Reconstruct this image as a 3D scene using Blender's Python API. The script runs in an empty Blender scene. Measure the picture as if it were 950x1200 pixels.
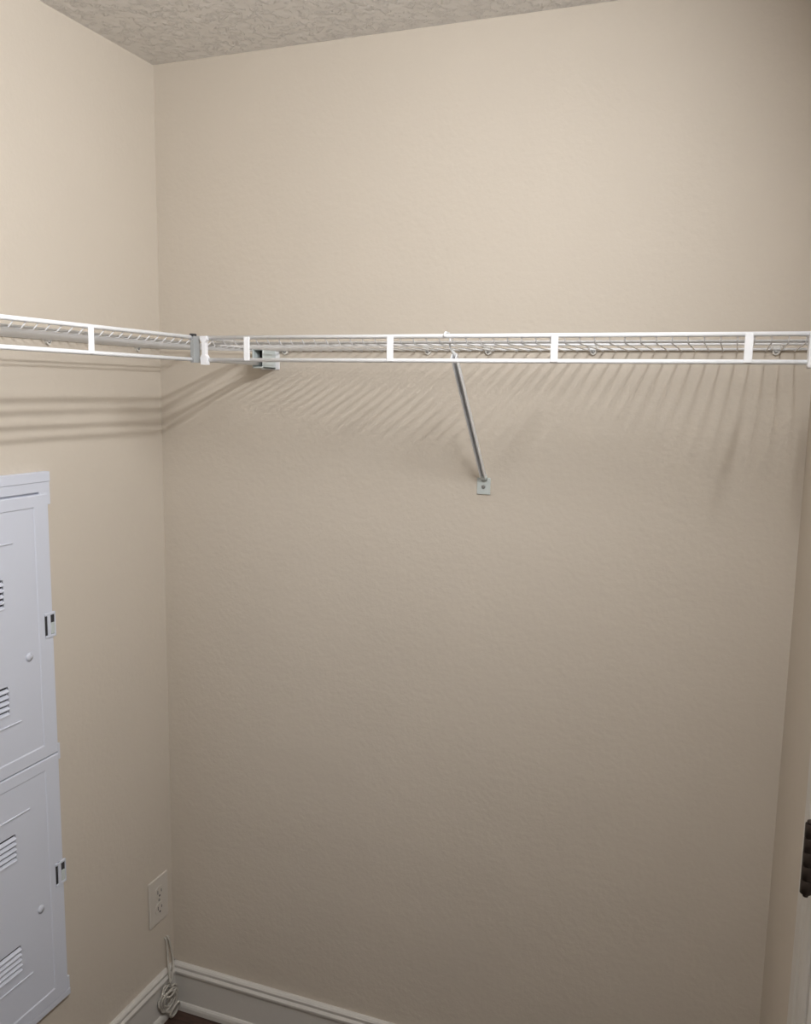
import bpy, bmesh, math, random
from mathutils import Vector, Matrix

random.seed(4)
S = 1.0              # lengths are in metres
C = bpy.context.scene.collection
sc = bpy.context.scene

# ------------------------------------------------------------------ camera
CAM = (1.3399, -1.8118, 1.6885)
YAW, PITCH, ROLL, F = 0.3606, -0.1406, 0.0166, 1010.36
cy_, sy_ = math.cos(YAW), math.sin(YAW)
fwd = Vector((-sy_ * math.cos(PITCH), cy_ * math.cos(PITCH), math.sin(PITCH)))
r0 = Vector((cy_, sy_, 0)); u0 = r0.cross(fwd)
rr = r0 * math.cos(ROLL) + u0 * math.sin(ROLL)
uu = -r0 * math.sin(ROLL) + u0 * math.cos(ROLL)
cam_d = bpy.data.cameras.new('camera'); cam = bpy.data.objects.new('camera', cam_d); C.objects.link(cam)
M = Matrix((( rr.x, uu.x, -fwd.x), (rr.y, uu.y, -fwd.y), (rr.z, uu.z, -fwd.z))).to_4x4()
M.translation = Vector(CAM) * S
cam.matrix_world = M
cam_d.sensor_fit = 'VERTICAL'; cam_d.sensor_height = 36; cam_d.lens = F * 36 / 1200
cam_d.clip_start = 0.02
sc.camera = cam

# ------------------------------------------------------------------ light and exposure
sc.view_settings.view_transform = 'Standard'; sc.view_settings.look = 'None'
sc.view_settings.gamma = 1; sc.view_settings.use_curve_mapping = False
sc.view_settings.exposure = 0.0
# twin LED batten on the right wall above the door: two long strips facing into the closet
STRIP_X = 1.400; STRIP_Z = (2.243, 2.333); STRIP_Y = (-1.50, -0.80); STRIP_W = 0.018
STRIP_COLOR = (0.975, 0.985, 1.0); STRIP_POWER = 9.1; STRIP_TILT = 0.44; STRIP_YAW = -0.08
for z_ in STRIP_Z:
    ld = bpy.data.lights.new('strip_light', 'AREA'); ld.shape = 'RECTANGLE'
    ld.size = STRIP_Y[1] - STRIP_Y[0]; ld.size_y = STRIP_W; ld.energy = STRIP_POWER; ld.color = STRIP_COLOR
    lo = bpy.data.objects.new('strip_light', ld); C.objects.link(lo)
    RZ = Matrix.Rotation(STRIP_YAW, 3, 'Z')
    zax = RZ @ Vector((math.cos(STRIP_TILT), 0, math.sin(STRIP_TILT))); xax = RZ @ Vector((0, 1, 0)); yax = zax.cross(xax)   # shines along -z
    lm = Matrix((( xax.x, yax.x, zax.x), (xax.y, yax.y, zax.y), (xax.z, yax.z, zax.z))).to_4x4()
    lm.translation = Vector((STRIP_X, sum(STRIP_Y) / 2, z_)) * S
    lo.matrix_world = lm
w = bpy.data.worlds.new('world'); sc.world = w; w.use_nodes = True
w.node_tree.nodes['Background'].inputs[0].default_value = (0.9, 0.95, 1, 1)
w.node_tree.nodes['Background'].inputs[1].default_value = 0.02

# ------------------------------------------------------------------ materials
def mat(name, col, rough=0.5, metal=0.0, bump=None, emit=None, var=0.0, spec=None):
    m = bpy.data.materials.new(name); m.use_nodes = True
    nt = m.node_tree; b = nt.nodes['Principled BSDF']
    b.inputs['Base Color'].default_value = (*col, 1); b.inputs['Roughness'].default_value = rough
    b.inputs['Metallic'].default_value = metal
    if spec is not None: b.inputs['Specular IOR Level'].default_value = spec
    tc = nt.nodes.new('ShaderNodeTexCoord')
    if var:
        n = nt.nodes.new('ShaderNodeTexNoise'); n.inputs['Scale'].default_value = 3.0; n.inputs['Detail'].default_value = 4
        nt.links.new(tc.outputs['Object'], n.inputs['Vector'])
        r = nt.nodes.new('ShaderNodeValToRGB')
        r.color_ramp.elements[0].position = 0.3; r.color_ramp.elements[1].position = 0.7
        r.color_ramp.elements[0].color = (*[c * (1 - var) for c in col], 1)
        r.color_ramp.elements[1].color = (*[min(1, c * (1 + var)) for c in col], 1)
        nt.links.new(n.outputs['Fac'], r.inputs['Fac']); nt.links.new(r.outputs['Color'], b.inputs['Base Color'])
    if bump:
        prev = None
        for (kind, scale, strength, dist) in bump:
            if kind == 'noise':
                t = nt.nodes.new('ShaderNodeTexNoise'); t.inputs['Scale'].default_value = scale
                t.inputs['Detail'].default_value = 3; out = t.outputs['Fac']
            else:                                     # knockdown blotches: flat topped islands
                t = nt.nodes.new('ShaderNodeTexNoise'); t.inputs['Scale'].default_value = scale
                t.inputs['Detail'].default_value = 5; t.inputs['Roughness'].default_value = 0.6
                t.inputs['Distortion'].default_value = 0.4
                rp = nt.nodes.new('ShaderNodeValToRGB')
                rp.color_ramp.elements[0].position = 0.50; rp.color_ramp.elements[1].position = 0.60
                nt.links.new(t.outputs['Fac'], rp.inputs['Fac']); out = rp.outputs['Color']
            nt.links.new(tc.outputs['Object'], t.inputs['Vector'])
            bp = nt.nodes.new('ShaderNodeBump'); bp.inputs['Strength'].default_value = strength
            bp.inputs['Distance'].default_value = dist
            nt.links.new(out, bp.inputs['Height'])
            if prev: nt.links.new(prev.outputs['Normal'], bp.inputs['Normal'])
            prev = bp
        nt.links.new(prev.outputs['Normal'], b.inputs['Normal'])
    if emit:
        b.inputs['Emission Color'].default_value = (*emit[0], 1); b.inputs['Emission Strength'].default_value = emit[1]
    return m

PAINT = mat('beige_wall_paint', (0.62, 0.556, 0.474), 0.62, bump=[('noise', 90, 0.35, 0.002), ('noise', 9, 0.25, 0.01)], var=0.012, spec=0.35)
CEIL = mat('knockdown_ceiling', (0.83, 0.80, 0.765), 0.9, bump=[('knock', 58, 0.72, 0.0042), ('noise', 35, 0.5, 0.006)], spec=0.2)
TRIM = mat('white_trim_paint', (0.63, 0.605, 0.565), 0.35, bump=[('noise', 60, 0.08, 0.001)])
WIRE = mat('white_vinyl_coated_wire', (0.86, 0.87, 0.89), 0.3)
PLASTIC = mat('white_plastic', (0.84, 0.84, 0.86), 0.35)
CONN = mat('dull_grey_plastic', (0.33, 0.34, 0.34), 0.5)
PLASTIC_GREY = mat('greyish_plastic', (0.58, 0.63, 0.62), 0.4)
CLIP = mat('ivory_plastic_clip', (0.72, 0.70, 0.66), 0.5)
PANEL = mat('white_enamelled_steel', (0.66, 0.69, 0.78), 0.35, bump=[('noise', 200, 0.05, 0.0005)])
DARK = mat('dark_parts_and_recess_shade', (0.035, 0.033, 0.036), 0.7)  # own colour of dark parts, also painted shade in vents, latches and bracket
STEEL = mat('zinc_screw', (0.35, 0.35, 0.34), 0.4, metal=0.7)
BRONZE = mat('oil_rubbed_bronze', (0.045, 0.033, 0.027), 0.42, metal=0.6, bump=[('noise', 150, 0.3, 0.001)], var=0.2)
OUTLET = mat('outlet_plastic', (0.62, 0.575, 0.515), 0.35)
CABLE = mat('white_cable', (0.50, 0.47, 0.42), 0.4)
DOORP = mat('white_door_paint', (0.80, 0.79, 0.78), 0.35)
LENS = mat('led_strip_lens', (0.9, 0.9, 0.9), 0.3, emit=(STRIP_COLOR, 40.0))

def wood_mat():
    m = bpy.data.materials.new('dark_wood_plank'); m.use_nodes = True; nt = m.node_tree; b = nt.nodes['Principled BSDF']
    tc = nt.nodes.new('ShaderNodeTexCoord'); mp = nt.nodes.new('ShaderNodeMapping'); mp.inputs['Scale'].default_value = (2, 22, 2)
    n = nt.nodes.new('ShaderNodeTexNoise'); n.inputs['Scale'].default_value = 3; n.inputs['Detail'].default_value = 8; n.inputs['Distortion'].default_value = 1.5
    oi = nt.nodes.new('ShaderNodeObjectInfo')
    r = nt.nodes.new('ShaderNodeValToRGB')
    r.color_ramp.elements[0].color = (0.022, 0.012, 0.009, 1); r.color_ramp.elements[1].color = (0.085, 0.045, 0.032, 1)
    r.color_ramp.elements[0].position = 0.3; r.color_ramp.elements[1].position = 0.75
    nt.links.new(tc.outputs['Object'], mp.inputs['Vector']); nt.links.new(mp.outputs['Vector'], n.inputs['Vector'])
    nt.links.new(n.outputs['Fac'], r.inputs['Fac'])
    hs = nt.nodes.new('ShaderNodeHueSaturation'); ma = nt.nodes.new('ShaderNodeMapRange')
    ma.inputs['To Min'].default_value = 0.75; ma.inputs['To Max'].default_value = 1.2
    nt.links.new(oi.outputs['Random'], ma.inputs['Value']); nt.links.new(ma.outputs['Result'], hs.inputs['Value'])
    nt.links.new(r.outputs['Color'], hs.inputs['Color']); nt.links.new(hs.outputs['Color'], b.inputs['Base Color'])
    b.inputs['Roughness'].default_value = 0.45
    return m
WOOD = wood_mat()

# ------------------------------------------------------------------ mesh helpers (H units in, metres out)
class MB:
    def __init__(s): s.bm = bmesh.new()
    def box(s, x0, x1, y0, y1, z0, z1, bev=0.0, seg=2):
        t = bmesh.new(); bmesh.ops.create_cube(t, size=1)
        for v in t.verts:
            v.co = Vector(((x0 + x1) / 2 + v.co.x * (x1 - x0), (y0 + y1) / 2 + v.co.y * (y1 - y0), (z0 + z1) / 2 + v.co.z * (z1 - z0)))
        if bev: bmesh.ops.bevel(t, geom=t.edges[:], offset=bev, segments=seg, affect='EDGES', profile=0.5)
        return s._add(t)
    def _add(s, t):
        me = bpy.data.meshes.new('t'); t.to_mesh(me); t.free(); s.bm.from_mesh(me); bpy.data.meshes.remove(me); return s
    def tube(s, pts, r, n=10, closed=False, cap=True):
        pts = [Vector(p) for p in pts]; N = len(pts); rings = []
        prevn = None
        for i, p in enumerate(pts):
            if closed: d = pts[(i + 1) % N] - pts[i - 1]
            elif i == 0: d = pts[1] - p
            elif i == N - 1: d = p - pts[i - 1]
            else: d = (pts[i + 1] - p).normalized() + (p - pts[i - 1]).normalized()
            d.normalize()
            if prevn is None: a = d.orthogonal().normalized()
            else:
                a = prevn - d * prevn.dot(d)
                a = a.normalized() if a.length > 1e-6 else d.orthogonal().normalized()
            prevn = a; b = d.cross(a)
            rad = r[i] if isinstance(r, (list, tuple)) else r
            rings.append([s.bm.verts.new(p + (a * math.cos(k * 2 * math.pi / n) + b * math.sin(k * 2 * math.pi / n)) * rad) for k in range(n)])
        R = range(N if closed else N - 1)
        for i in R:
            A, B = rings[i], rings[(i + 1) % N]
            for k in range(n):
                f = s.bm.faces.new((A[k], A[(k + 1) % n], B[(k + 1) % n], B[k])); f.smooth = True
        if cap and not closed:
            s.bm.faces.new(list(reversed(rings[0]))); s.bm.faces.new(rings[-1])
        return s
    def extrude(s, prof, axis, a0, a1, bev=0):
        """prof: list of 2D points in the plane perpendicular to axis ('x' -> (y,z), 'y' -> (x,z), 'z' -> (x,y))"""
        def P(q, a): return {'x': (a, q[0], q[1]), 'y': (q[0], a, q[1]), 'z': (q[0], q[1], a)}[axis]
        A = [s.bm.verts.new(P(q, a0)) for q in prof]; B = [s.bm.verts.new(P(q, a1)) for q in prof]
        n = len(prof)
        for k in range(n): s.bm.faces.new((A[k], A[(k + 1) % n], B[(k + 1) % n], B[k]))
        s.bm.faces.new(list(reversed(A))); s.bm.faces.new(B)
        return s
    def quad(s, *p):
        s.bm.faces.new([s.bm.verts.new(q) for q in p]); return s
    def disc(s, c, axis, r, h, n=16, bev=0):
        c = Vector(c); d = Vector(axis).normalized()
        return s.tube([c, c + d * h * .7, c + d * h], [r, r, r * .8], n)
    def build(s, name, m, parent=None, origin=None, **props):
        bmesh.ops.recalc_face_normals(s.bm, faces=s.bm.faces[:])
        o = Vector(origin) if origin else Vector((0, 0, 0))
        for v in s.bm.verts: v.co = (v.co - o) * S
        me = bpy.data.meshes.new(name); s.bm.to_mesh(me); s.bm.free(); me.materials.append(m)
        ob = bpy.data.objects.new(name, me); C.objects.link(ob)
        if parent:
            ob.parent = parent; q = parent
            off = Vector((0, 0, 0))
            while q: off += q.location; q = q.parent
            ob.location = o * S - off
        else: ob.location = o * S
        for k, v in props.items(): ob[k] = v
        return ob

def thing(name, loc, label, cat, group=None):
    o = bpy.data.objects.new(name, None); C.objects.link(o); o.location = Vector(loc) * S
    o['label'] = label; o['category'] = cat
    if group: o['group'] = group
    o.empty_display_size = 0.02
    return o
def copy_tree(o, dx, parent=None):
    c = o.copy(); C.objects.link(c)
    if parent: c.parent = parent
    else: c.location = o.location + Vector(dx) * S
    for ch in list(o.children): copy_tree(ch, dx, c)
    return c

# ------------------------------------------------------------------ room shell
H, W, DY = 2.44, 1.472, -2.60
T = 0.1
def struct(name, mb, m, parent=None, origin=None):
    o = mb.build(name, m, parent, origin); 
    if not parent: o['kind'] = 'structure'
    return o
struct('wall_back', MB().box(-T, W + T, 0, T, 0, H), PAINT)
struct('wall_left', MB().box(-T, 0, DY, 0, 0, H), PAINT)
struct('wall_front', MB().box(-T, W + T, DY - T, DY, 0, H), PAINT)
D0, D1, DH = -0.775, -1.59, 2.04      # door opening in the right wall
struct('wall_right', MB().box(W, W + T, D0, 0, 0, H).box(W, W + T, DY, D1, 0, H).box(W, W + T, D1, D0, DH, H), PAINT)
struct('ceiling', MB().box(-T, W + T, DY - T, T, H, H + T), CEIL)
floor = struct('floor', MB().box(-T, W + T, DY - T, T, -0.12, -0.012), DARK)
# planks run along x, laid side by side
pw, k = 0.145, 0
proto_plank = None
yy = 0.0
while yy > DY:
    y1 = max(yy - pw, DY)
    cuts = [0.0, 0.55 + 0.37 * (k % 3), W] if k % 2 else [0.0, 0.95 - 0.2 * (k % 3), W]
    for a, b in zip(cuts, cuts[1:]):
        MB().box(a + .0008, b - .0008, y1 + .0008, yy - .0008, -0.012, 0.0, 0.0012, 1).build('plank', WOOD, floor, origin=((a + b) / 2, (yy + y1) / 2, -0.012))
    yy = y1; k += 1

# baseboards: flat board with an ogee cap and a quarter round shoe
bp = [(0, 0), (.019, 0), (.019, .012), (.0175, .018), (.0145, .022), (.0115, .0235), (.0115, .100), (.0125, .102), (.0155, .105), (.0165, .109),
      (.0165, .113), (.013, .117), (.0115, .1185), (.0115, .121), (.0125, .123), (.0125, .127), (.0095, .131), (.005, .133), (0, .133)]
struct('baseboard_back', MB().extrude([(-a, b) for a, b in bp], 'x', 0.0, W), TRIM)
struct('baseboard_left', MB().extrude(bp, 'y', DY, 0.0), TRIM)
struct('baseboard_right', MB().extrude([(W - a, b) for a, b in bp], 'y', -0.642, 0.0), TRIM)
struct('baseboard_front', MB().extrude([(DY + a, b) for a, b in bp], 'x', 0.0, W), TRIM)

# door casing (trim), jamb and closed door in the right wall
cp = [(W, 0), (W - .010, 0), (W - .013, -.006), (W - .015, -.016), (W - .015, -.062), (W - .012, -.068), (W - .012, -.088), (W - .009, -.098), (W - .005, -.105), (W, -.105)]
cas = MB().extrude([(a, b - .642) for a, b in cp], 'z', 0, DH + .105)
cas.extrude([(a, D1 + (-.747 - (b - .642)) - .027) for a, b in cp], 'z', 0, DH + .105)
cas.box(W - .015, W, D1 + .0, -.747, DH, DH + .105, .003)
struct('trim_1', cas, TRIM)
door = bpy.data.objects.new('door_1', None); C.objects.link(door); door.location = Vector((W, D0, 0)) * S; door['kind'] = 'structure'
door.empty_display_size = .02
MB().box(W - .004, W + .036, D1 + .004, -.763, .012, DH - .004, .002).box(W + .036, W + T, D1, D0 - .0, .0, .012).build('door_slab', DOORP, door)
MB().box(W - .003, W + T, -.7745, -.7485, 0, DH).build('door_jamb', TRIM, door)
kx, ky = 1.4545, -.761
def hinge(z0, z1):
    h = MB()
    n = 5; L = (z1 - z0) / n
    for i in range(n):
        h.tube([(kx, ky, z0 + L * i + .0002), (kx, ky, z0 + L * i + .0007), (kx, ky, z0 + L * (i + 1) - .0007), (kx, ky, z0 + L * (i + 1) - .0002)], [.0062, .0067, .0067, .0062], 16)
    ho = h.build('hinge', BRONZE, door)
    MB().box(W - .016, W - .0035, ky - .0015, ky + .0008, z0, z1, .0005, 1).box(W - .0165, W - .0035, ky + .0012, ky + .0032, z0, z1, .0005, 1).build('hinge_leaf', BRONZE, ho)
    MB().tube([(kx, ky, z1 - .001), (kx, ky, z1 + .003), (kx, ky, z1 + .0045)], [.005, .005, .002], 12).tube([(kx, ky, z0 - .004), (kx, ky, z0 + .001)], [.003, .0045], 12).build('hinge_pin', BRONZE, ho)
    return ho
hinge(1.110, 1.197)
hinge(0.20, 0.282); hinge(1.84, 1.926)
MB().tube([(W - .004, D1 + .08, 1.03), (W - .03, D1 + .08, 1.03), (W - .045, D1 + .08, 1.03), (W - .06, D1 + .08, 1.03), (W - .066, D1 + .08, 1.03)], [.03, .013, .024, .028, .016], 20).build('door_knob', BRONZE, door)

# ------------------------------------------------------------------ wire shelves
ZT, ZB, ZD = 1.7862, 1.7422, 1.7795     # front rod, lip rod, deck rods
D, DL = .300, .312
RF = .0040
def lip_post(mb, x=None, y=None, wid=.013):
    if y is None: mb.box(x - wid / 2, x + wid / 2, -D - .0052, -D - .0018, ZB - .002, ZT + .001, .001, 1)
    else: mb.box(DL + .0018, DL + .0052, y - wid / 2, y + wid / 2, ZB - .002, ZT + .001, .001, 1)
    return mb

bs = thing('wire_shelf', (.9, -D / 2, ZT), 'white coated wire closet shelf running across the wide back wall', 'shelf', 'white wire closet shelves')
X0, X1 = .334, 1.450
MB().tube([(X0, -D, ZT), (X1, -D, ZT)], RF, 12).build('front_rod', WIRE, bs)
MB().tube([(X0, -D, ZB), (X1, -D, ZB)], RF, 12).build('lip_rod', WIRE, bs)
MB().tube([(X0, -.280, ZD - .0035), (X1 + .01, -.280, ZD - .0035)], .0027, 10).build('support_rod', WIRE, bs)
MB().tube([(X0 - .0, -.132, ZD), (X1 + .01, -.132, ZD)], .0023, 10).build('support_rod', WIRE, bs)
MB().tube([(X0, -.0065, ZD - .003), (X1 + .01, -.0065, ZD - .003)], .0026, 10).build('back_rod', WIRE, bs)
for px in (.430, .735, 1.041, 1.354):
    lip_post(MB(), x=px).build('lip_post', WIRE, bs)
wire = MB().tube([(0, -D + .001, ZT - .003), (0, -D + .012, ZD - .0070), (0, -.0055, ZD - .0066)], .0011, 8).build('cross_wire', WIRE, bs)
first = wire.location.copy()
n = int((X1 - X0 - .012) / .0254)
for i in range(n + 1):
    o = wire if i == 0 else wire.copy()
    if i: C.objects.link(o)
    o.location = first + Vector(((X0 + .012 + i * .0254) * S, 0, 0))

ls = thing('wire_shelf', (DL / 2, -.8, ZT), 'white coated wire closet shelf running along the left side wall above the grey metal panel', 'shelf', 'white wire closet shelves')
LY = -1.70
UP = .003
MB().tube([(DL, -.012, ZT), (DL, LY, ZT)], RF, 12).build('front_rod', WIRE, ls)
MB().tube([(DL, -.012, ZB), (DL, LY, ZB)], RF, 12).build('lip_rod', WIRE, ls)
MB().tube([(.292, -.006, ZD - .0035), (.292, LY, ZD - .0035)], .0027, 10).build('support_rod', WIRE, ls)
MB().tube([(.132, -.006, ZD + .002), (.132, LY, ZD + .002)], .0023, 10).build('support_rod', WIRE, ls)
MB().tube([(.0065, -.006, ZD + UP), (.0065, LY, ZD + UP)], .0026, 10).build('back_rod', WIRE, ls)
for py in (-.305, -.614, -.919, -1.224, -1.529):
    lip_post(MB(), y=py, wid=.013 if py != -.305 else .006).build('lip_post', WIRE, ls)
wire = MB().tube([(DL - .001, 0, ZT - .003), (DL - .012, 0, ZD - .0070), (.0055, 0, ZD + UP - .0038)], .0011, 8).build('cross_wire', WIRE, ls)
first = wire.location.copy()
for i in range(int(1.68 / .0254)):
    o = wire if i == 0 else wire.copy()
    if i: C.objects.link(o)
    o.location = first + Vector((0, -(.016 + i * .0254) * S, 0))

# corner connector joining the two front rods
cc = thing('corner_connector', (.326, -.306, ZB - .01), 'small white clip joining the two wire shelves at the inside corner', 'connector')
MB().extrude([(.3115, ZB - .006), (.3195, ZB - .006), (.3195, ZT + .003), (.3115, ZT + .003)], 'y', -.322, -.300).build('clip_body', CONN, cc)
MB().box(.310, .320, -.3235, -.311, ZT + .0015, ZT + .007, .0012, 1).build('clip_cap', DARK, cc, label='dark cap on top of the clip')
q = .3335
post = [(q - .006, ZB - .010), (q + .007, ZB - .010), (q + .008, ZB + .004), (q + .0035, ZB + .011), (q + .0035, ZT - .010), (q + .008, ZT - .004), (q + .007, ZT + .003), (q - .006, ZT + .003), (q - .008, ZT - .004), (q - .0035, ZT - .010), (q - .0035, ZB + .011), (q - .008, ZB + .004)]
MB().extrude(post, 'y', -.3100, -.2985).build('flared_post', PLASTIC, cc)

# bracket that carries the left shelf's front rods on the back wall
eb = thing('end_bracket', (.312, 0, ZB - .01), 'white box shaped shelf end bracket fixed on the back wall behind the wire shelf lip', 'bracket', 'shelf end brackets')
b = MB()
a0, a1, z0, z1, yf, th = .298, .326, ZB - .010, ZT - .001, -.062, .003
b.box(a0, a0 + th, yf, -.002, z0, z1, .001, 1).box(a1 - th, a1, yf + .002, -.002, z0, z1, .001, 1)
b.box(a0, a1, yf + .002, -.002, z1 - .012, z1 - .008, .001, 1).box(a0, a1, yf, -.002, z0, z0 + .004, .001, 1)
b.build('bracket_body', PLASTIC_GREY, eb)
MB().box(a0 + th, a1 - th, -.030, -.026, z0 + .004, z1 - .012).build('hollow_shade', DARK, eb, label='dark plate painted as the shade inside the hollow bracket')  # dark sheet standing in for the shade in the hollow body
MB().box(.288, .336, -.003, 0, z0 - .002, z1 + .002, .001, 1).build('wall_plate', PLASTIC, eb)

# bracket on the right wall
rb = thing('end_bracket', (W, -D, ZB - .01), 'white shelf end bracket on the right wall at the right end of the back shelf', 'bracket', 'shelf end brackets')
b = MB().box(1.441, W, -.319, -.283, ZB - .010, ZT + .004, .003, 2)
b.build('bracket_body', PLASTIC, rb)
MB().box(W - .004, W, -.33, -.27, ZB - .016, ZT + .010, .0015, 1).build('wall_plate', PLASTIC, rb)

# wall clips
def wall_clip(loc, rot, label, group, zc):
    c = thing('wall_clip', loc, label, 'clip', group)
    c.rotation_euler = (0, 0, rot)
    c.location = Vector((loc[0], loc[1], zc)) * S
    prof = [(-.0125, .006), (.0125, .006), (.0105, -.001), (.005, -.0115), (0, -.0145), (-.005, -.0115), (-.0105, -.001)]
    b = MB(); b.extrude(prof, 'y', -.0060, 0.0)
    o = b.build('clip_plate', CLIP, None); o.parent = c
    b = MB()
    for s in (-1, 1):
        b.tube([(s * .008, -.002, -.004), (s * .008, -.0105, -.0045), (s * .008, -.0125, .001), (s * .008, -.0085, .0055), (s * .008, -.002, .0055)], .0017, 6)
    o = b.build('clip_hook', CLIP, None); o.parent = c
    b = MB().tube([(0, -.005, -.007), (0, -.0078, -.007), (0, -.0086, -.007)], [.0036, .0036, .0024], 10)
    o = b.build('screw', STEEL, None); o.parent = c
    return c
G1, G2 = 'wall clips holding the back shelf', 'wall clips holding the left shelf'
desc = ['small wall clip under the back shelf, nearest the boxy end bracket at its left end',
        'small wall clip under the back shelf, just left of the slanted support brace',
        'small wall clip under the back shelf, just right of the slanted support brace',
        'small wall clip under the back shelf, just right of the third upright of its lip',
        'small wall clip under the back shelf, nearest the right wall']
for x, d in zip((.352, .704, .841, 1.062, 1.406), desc):
    wall_clip((x, 0, ZD), 0, d, G1, ZD)
for y, d in ((-.089, 'small wall clip under the left shelf, nearest the room corner'), (-.378, 'small wall clip under the left shelf, left of its lip upright, farther from the corner')):
    wall_clip((0, y, ZD), math.pi / 2 , d, G2, ZD + UP)

# support brace
sb = thing('support_brace', (.838, 0, 1.482), 'slanted white metal support brace from the back shelf down to the wall', 'brace')
p_bot, p_top = Vector((.8395, -.006, 1.507)), Vector((.8490, -.267, 1.7560))
dd = (p_top - p_bot).normalized(); side = Vector((1, 0, 0)); side = (side - dd * side.dot(dd)).normalized(); up = side.cross(dd).normalized()
b = MB()
wv, tv, wl = .0055, .0010, .0110
def bar(c0, c1, hw, hu, off_u=0, off_s=0):
    vs = []
    for c in (c0, c1):
        for s_, u_ in ((-1, -1), (1, -1), (1, 1), (-1, 1)):
            vs.append(b.bm.verts.new(c + side * (s_ * hw + off_s) + up * (u_ * hu + off_u)))
    for k in range(4): b.bm.faces.new((vs[k], vs[(k + 1) % 4], vs[4 + (k + 1) % 4], vs[4 + k]))
    b.bm.faces.new(vs[3::-1]); b.bm.faces.new(vs[4:])
bar(p_bot, p_top, wv, tv, 0)                                  # web of the channel
bar(p_bot + dd * .006, p_top, tv, wl / 2, wl / 2, wv - tv)   # two flanges
bar(p_bot + dd * .006, p_top, tv, wl / 2, wl / 2, -wv + tv)
b.build('arm', WIRE, sb)
MB().tube([p_top - dd * .010, p_top + dd * .001, (.8430, -.2715, 1.7640), (.8415, -.2730, 1.7700), (.8415, -.2735, 1.7850), (.8415, -.2800, 1.7925), (.8415, -.3000, 1.7932), (.8415, -.3064, 1.7900), (.8415, -.3072, 1.7845)], [.0035, .0030, .0024, .0020, .0018, .0018, .0018, .0018, .0018], 8).build('hook', WIRE, sb)
f = MB().box(.8385 - .0150, .8385 + .0150, -.0035, 0, 1.4655, 1.502, .0012, 2)
f.tube([(.8400, -.002, 1.4985), (.8402, -.005, 1.504), (.8405, -.008, 1.509)], [.008, .0065, .006], 8)
f.build('foot_plate', PLASTIC_GREY, sb, label='pale grey-green foot plate')
MB().tube([(.8385, -.003, 1.4825), (.8385, -.0052, 1.4825), (.8385, -.0062, 1.4825)], [.0042, .0042, .0026], 12).build('screw', STEEL, sb)

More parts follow.
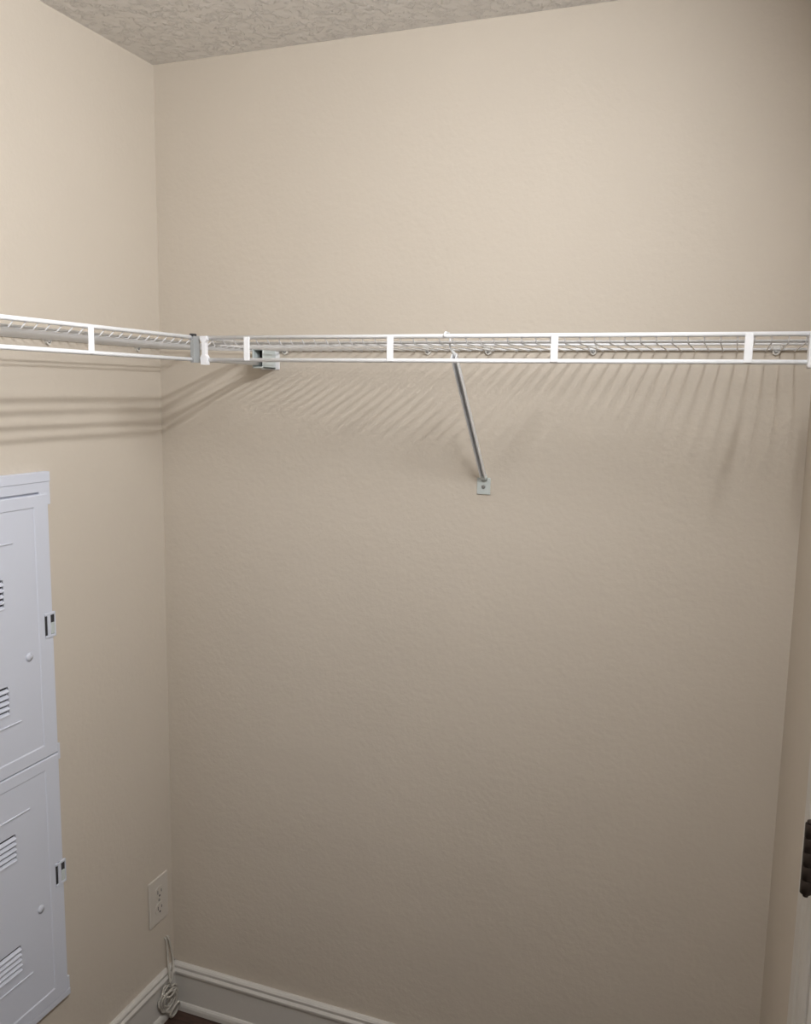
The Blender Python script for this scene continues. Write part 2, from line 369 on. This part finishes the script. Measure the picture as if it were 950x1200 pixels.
# ------------------------------------------------------------------ white metal media panel on the left wall
mp = thing('metal_panel', (0, -.61, .318), 'tall white metal electrical panel with two louvred doors on the left wall', 'panel')
YR, YL = -.402, -.82
b = MB().box(0, .008, YL, YR, .318, 1.509, .001, 1)
b.box(.008, .0150, YL, YR, 1.4675, 1.509, .0012, 1)            # top band
b.box(.014, .0165, YL, YR, 1.488, 1.509, .0010, 1)              # its lip
b.box(.008, .0150, -.433, YR, 1.440, 1.470, .001, 1)            # closed end of the gap above the door
b.box(.008, .0150, YL, YR, .318, .3335, .0012, 1)              # bottom band
for z in (.898, .345):                                   # exposed corner tabs
    b.box(.008, .0135, YR - .0075, YR, z - .018, z + .018, .001, 1)
b.build('frame', PANEL, mp)
def panel_door(z0, z1, vents, latch_z, knob_z, beads, top):
    yr, yl = YR - .0095, YL + .0095
    x0, x1, dp = .0085, .0165, .0018
    b = MB(); bm = b.bm
    def loop(y0, y1, za, zb, x): return [bm.verts.new(q) for q in ((x, y0, za), (x, y1, za), (x, y1, zb), (x, y0, zb))]
    iy = .037; iz0, iz1 = z0 + .029, z1 - .027
    R0 = loop(yl, yr, z0, z1, x0); R1 = loop(yl, yr, z0, z1, x1 - .0018); R2 = loop(yl + .001, yr - .001, z0 + .001, z1 - .0022, x1)
    R3 = loop(yl + iy, yr - iy, iz0 - .0025, iz1 + .0025, x1); R4 = loop(yl + iy + .0025, yr - iy - .0025, iz0, iz1, x1 - dp)
    for A, B in ((R0, R1), (R1, R2), (R2, R3), (R3, R4)):
        for k in range(4): bm.faces.new((A[k], A[(k + 1) % 4], B[(k + 1) % 4], B[k]))
    # the recessed field, cut around the vents
    ys = [yl + iy + .0025, -.682, -.538, yr - iy - .0025]
    zs = [iz0] + sorted(q for v in vents for q in v) + [iz1]
    def fq(ya, yb, za, zb): b.quad((x1 - dp, ya, za), (x1 - dp, yb, za), (x1 - dp, yb, zb), (x1 - dp, ya, zb))
    fq(ys[0], ys[1], iz0, iz1); fq(ys[2], ys[3], iz0, iz1)
    for j in range(0, len(zs), 2): fq(ys[1], ys[2], zs[j], zs[j + 1])
    b.quad((x0, yl, z0), (x0, yr, z0), (x0, yr, z1), (x0, yl, z1))
    for z, ye in beads:                                         # embossed ribs
        yo = -1.22 - ye
        b.tube([(x1 - dp - .0008, yo, z), (x1 - dp + .0001, yo + .004, z), (x1 - dp + .0001, ye - .004, z), (x1 - dp - .0008, ye, z)], [.0006, .0021, .0021, .0006], 8)
    d = b.build('door', PANEL, mp, origin=(x0, yl, z0))
    for za, zb in vents:
        MB().box(x0 + .0003, x0 + .0009, -.682, -.538, za, zb).build('vent_shade', DARK, d, label='dark sheet painted as the shade behind the louvres')  # shade between the slats, painted as a dark backing
        nl = 5; pitch = (zb - za) / nl
        sl = None
        for i in range(nl):
            zl = za + i * pitch
            prof = [(x0 + .0030, zl + pitch * .50), (x0 + .0035, zl + pitch * .58), (x1 + .0012, zl + pitch * .18), (x1 + .0012, zl + .0002), (x1 - .0008, zl + .0002)]
            if sl is None:
                sl = MB().extrude(prof, 'y', -.682, -.538).build('louvre', PANEL, d); base = sl.location.copy()
            else:
                o = sl.copy(); C.objects.link(o); o.location = base + Vector((0, 0, i * pitch * S))
    # latch on the free edge
    l = MB(); ya, yb, la, lb = -.4345, -.405, latch_z - .027, latch_z + .027
    l.box(x1 - .002, x1 + .003, ya, yb, lb - .006, lb, .001, 1).box(x1 - .002, x1 + .003, ya, yb, la, la + .006, .001, 1)
    l.box(x1 - .002, x1 + .003, yb - .003, yb, la, lb, .001, 1).box(x1 - .002, x1 + .0036, -.4285, -.420, la, lb, .001, 1)
    lo = l.build('latch', PANEL, d)
    MB().box(x1 - .001, x1 + .0012, ya + .0005, -.4275, la + .002, lb - .002).box(x1 - .001, x1 + .001, -.421, yb - .002, la + .004, lb - .004).build('latch_shade', DARK, lo, label='dark patches painted as the shade in the latch slot')  # raised dark patches imitate the shade of the latch openings
    MB().box(x1, x1 + .0032, -.419, yb - .004, latch_z - .020, latch_z + .004, .0008, 1).build('latch_slider', PLASTIC_GREY, lo)
    MB().tube([(x1 - dp, -.479, knob_z), (x1 - .0002, -.479, knob_z), (x1 + .0004, -.479, knob_z), (x1 - .0006, -.479, knob_z)], [.0092, .009, .0070, .0045], 18).build('knockout_button', PANEL, d)
    return d
panel_door(.900, 1.4635, [(1.245, 1.305), (1.027, 1.087)], 1.185, 1.131, [(1.374, -.506), (1.004, -.506)], True)
panel_door(.3355, .8975, [(.713, .772), (.466, .524)], .623, .570, [(.808, -.495), (.442, -.507)], False)

# ------------------------------------------------------------------ power outlet on the left wall
po = thing('power_outlet', (0, -.0645, .285), 'ivory duplex wall outlet with its cover plate low on the left wall near the corner', 'outlet')
yc, zc = -.0650, .3475
MB().box(0, .006, yc - .0385, yc + .0385, zc - .064, zc + .064, .0025, 3).build('cover_plate', OUTLET, po)
for dz in (-.0225, .0225):
    pr = []
    for a in range(20):
        t = a * math.tau / 20; pr.append((yc + max(-.0165, min(.0165, .0195 * math.cos(t))), zc + dz + .0165 * math.sin(t)))
    so = MB().extrude(pr, 'x', .0055, .0078).build('socket', OUTLET, po)
    MB().box(.0076, .0081, yc - .0085, yc - .0063, zc + dz - .003, zc + dz + .007).box(.0076, .0081, yc + .0063, yc + .0085, zc + dz - .002, zc + dz + .006).disc((.0076, yc, zc + dz - .0095), (1, 0, 0), .0030, .0005, 10).build('slots', DARK, so, label='dark socket slots')
MB().disc((.0055, yc, zc), (1, 0, 0), .0038, .0018, 12).build('screw', STEEL, po)

# ------------------------------------------------------------------ coiled cable in the corner
cb = thing('coiled_cable', (.035, -.04, 0), 'coil of thin white cable hanging from the left wall into the corner over the baseboard', 'cable')
def smooth(pts, n=8):
    P = [Vector(p) for p in pts]; P = [P[0]] + P + [P[-1]]; out = []
    for i in range(1, len(P) - 2):
        for k in range(n):
            t = k / n; a, b_, c, d = P[i - 1], P[i], P[i + 1], P[i + 2]
            out.append(.5 * ((2 * b_) + (c - a) * t + (2 * a - 5 * b_ + 4 * c - d) * t * t + (3 * b_ - a - 3 * c + d) * t ** 3))
    out.append(P[-2]); return out
b = MB()
b.tube(smooth([(-.004, -.040, .222), (.004, -.039, .218), (.006, -.036, .19), (.010, -.040, .160), (.021, -.050, .132), (.027, -.056, .108)]), .0028, 8)
b.tube(smooth([(-.004, -.028, .220), (.004, -.027, .214), (.006, -.021, .18), (.012, -.020, .150), (.022, -.034, .134), (.028, -.052, .106)]), .0028, 8)
b.build('hanging_strand', CABLE, cb)
b = MB(); pts = []
turns = 5; N = turns * 22
for i in range(N + 1):
    t = i / 22 * math.tau; q = i / N
    ry = .023 + .006 * math.sin(i * .37); rz = .030 + .012 * math.sin(i * .21 + 1)
    pts.append((.027 + .009 * math.sin(t * .5 + 1.2) + .004 * math.cos(i * .9 * .3), -.066 + ry * math.sin(t) , .068 + rz * math.cos(t) + .008 * math.sin(q * 6)))
b.tube(smooth(pts, 2), .0030, 7)
b.build('coil', CABLE, cb)
b = MB()
b.tube([(.038 + .006 * math.sin(a), -.052 + .018 * math.cos(a), .030 + .020 * math.sin(a)) for a in [i * math.tau / 24 for i in range(24)]], .0034, 8, closed=True)
b.build('end_loop', CABLE, cb)
b = MB()
b.tube([(.030 + .013 * math.cos(a), -.062 + .021 * math.sin(a), .088 + .004 * math.sin(a * 2)) for a in [i * math.tau / 20 for i in range(20)]], .0026, 7, closed=True)
b.build('tie_wrap', CABLE, cb)

# ------------------------------------------------------------------ wall light (outside the frame)
cl = thing('wall_light', (W, sum(STRIP_Y) / 2, STRIP_Z[0] - .04), 'twin strip light mounted on the right wall above the door, out of view', 'light')
hl = (STRIP_Y[1] - STRIP_Y[0]) / 2; hz = STRIP_Z[0]
def aimed(mb, name, m):                                         # built about the strip centre, then turned with the light
    rz = Matrix.Rotation(STRIP_YAW, 4, 'Z')
    for v in mb.bm.verts: v.co = (rz @ v.co) + Vector((STRIP_X, sum(STRIP_Y) / 2, 0))
    return mb.build(name, m, cl)
b = MB().box(.030, .042, -hl - .02, hl + .02, STRIP_Z[0] - .035, STRIP_Z[1] + .035, .003)
for z_ in STRIP_Z:                                              # rails above and below each lens; the lens ends stay open
    for q in (-1, 1): b.box(.004, .032, -hl, hl, z_ + q * .0125 - .0018, z_ + q * .0125 + .0018)
aimed(b, 'housing', PLASTIC)
MB().box(STRIP_X + .030, W, sum(STRIP_Y) / 2 - .06, sum(STRIP_Y) / 2 + .06, STRIP_Z[0] - .02, STRIP_Z[1] + .02, .003).build('wall_mount', PLASTIC, cl)
for z_ in STRIP_Z:
    aimed(MB().box(.005, .031, -hl, hl, z_ - STRIP_W / 2, z_ + STRIP_W / 2), 'strip_lens', LENS)
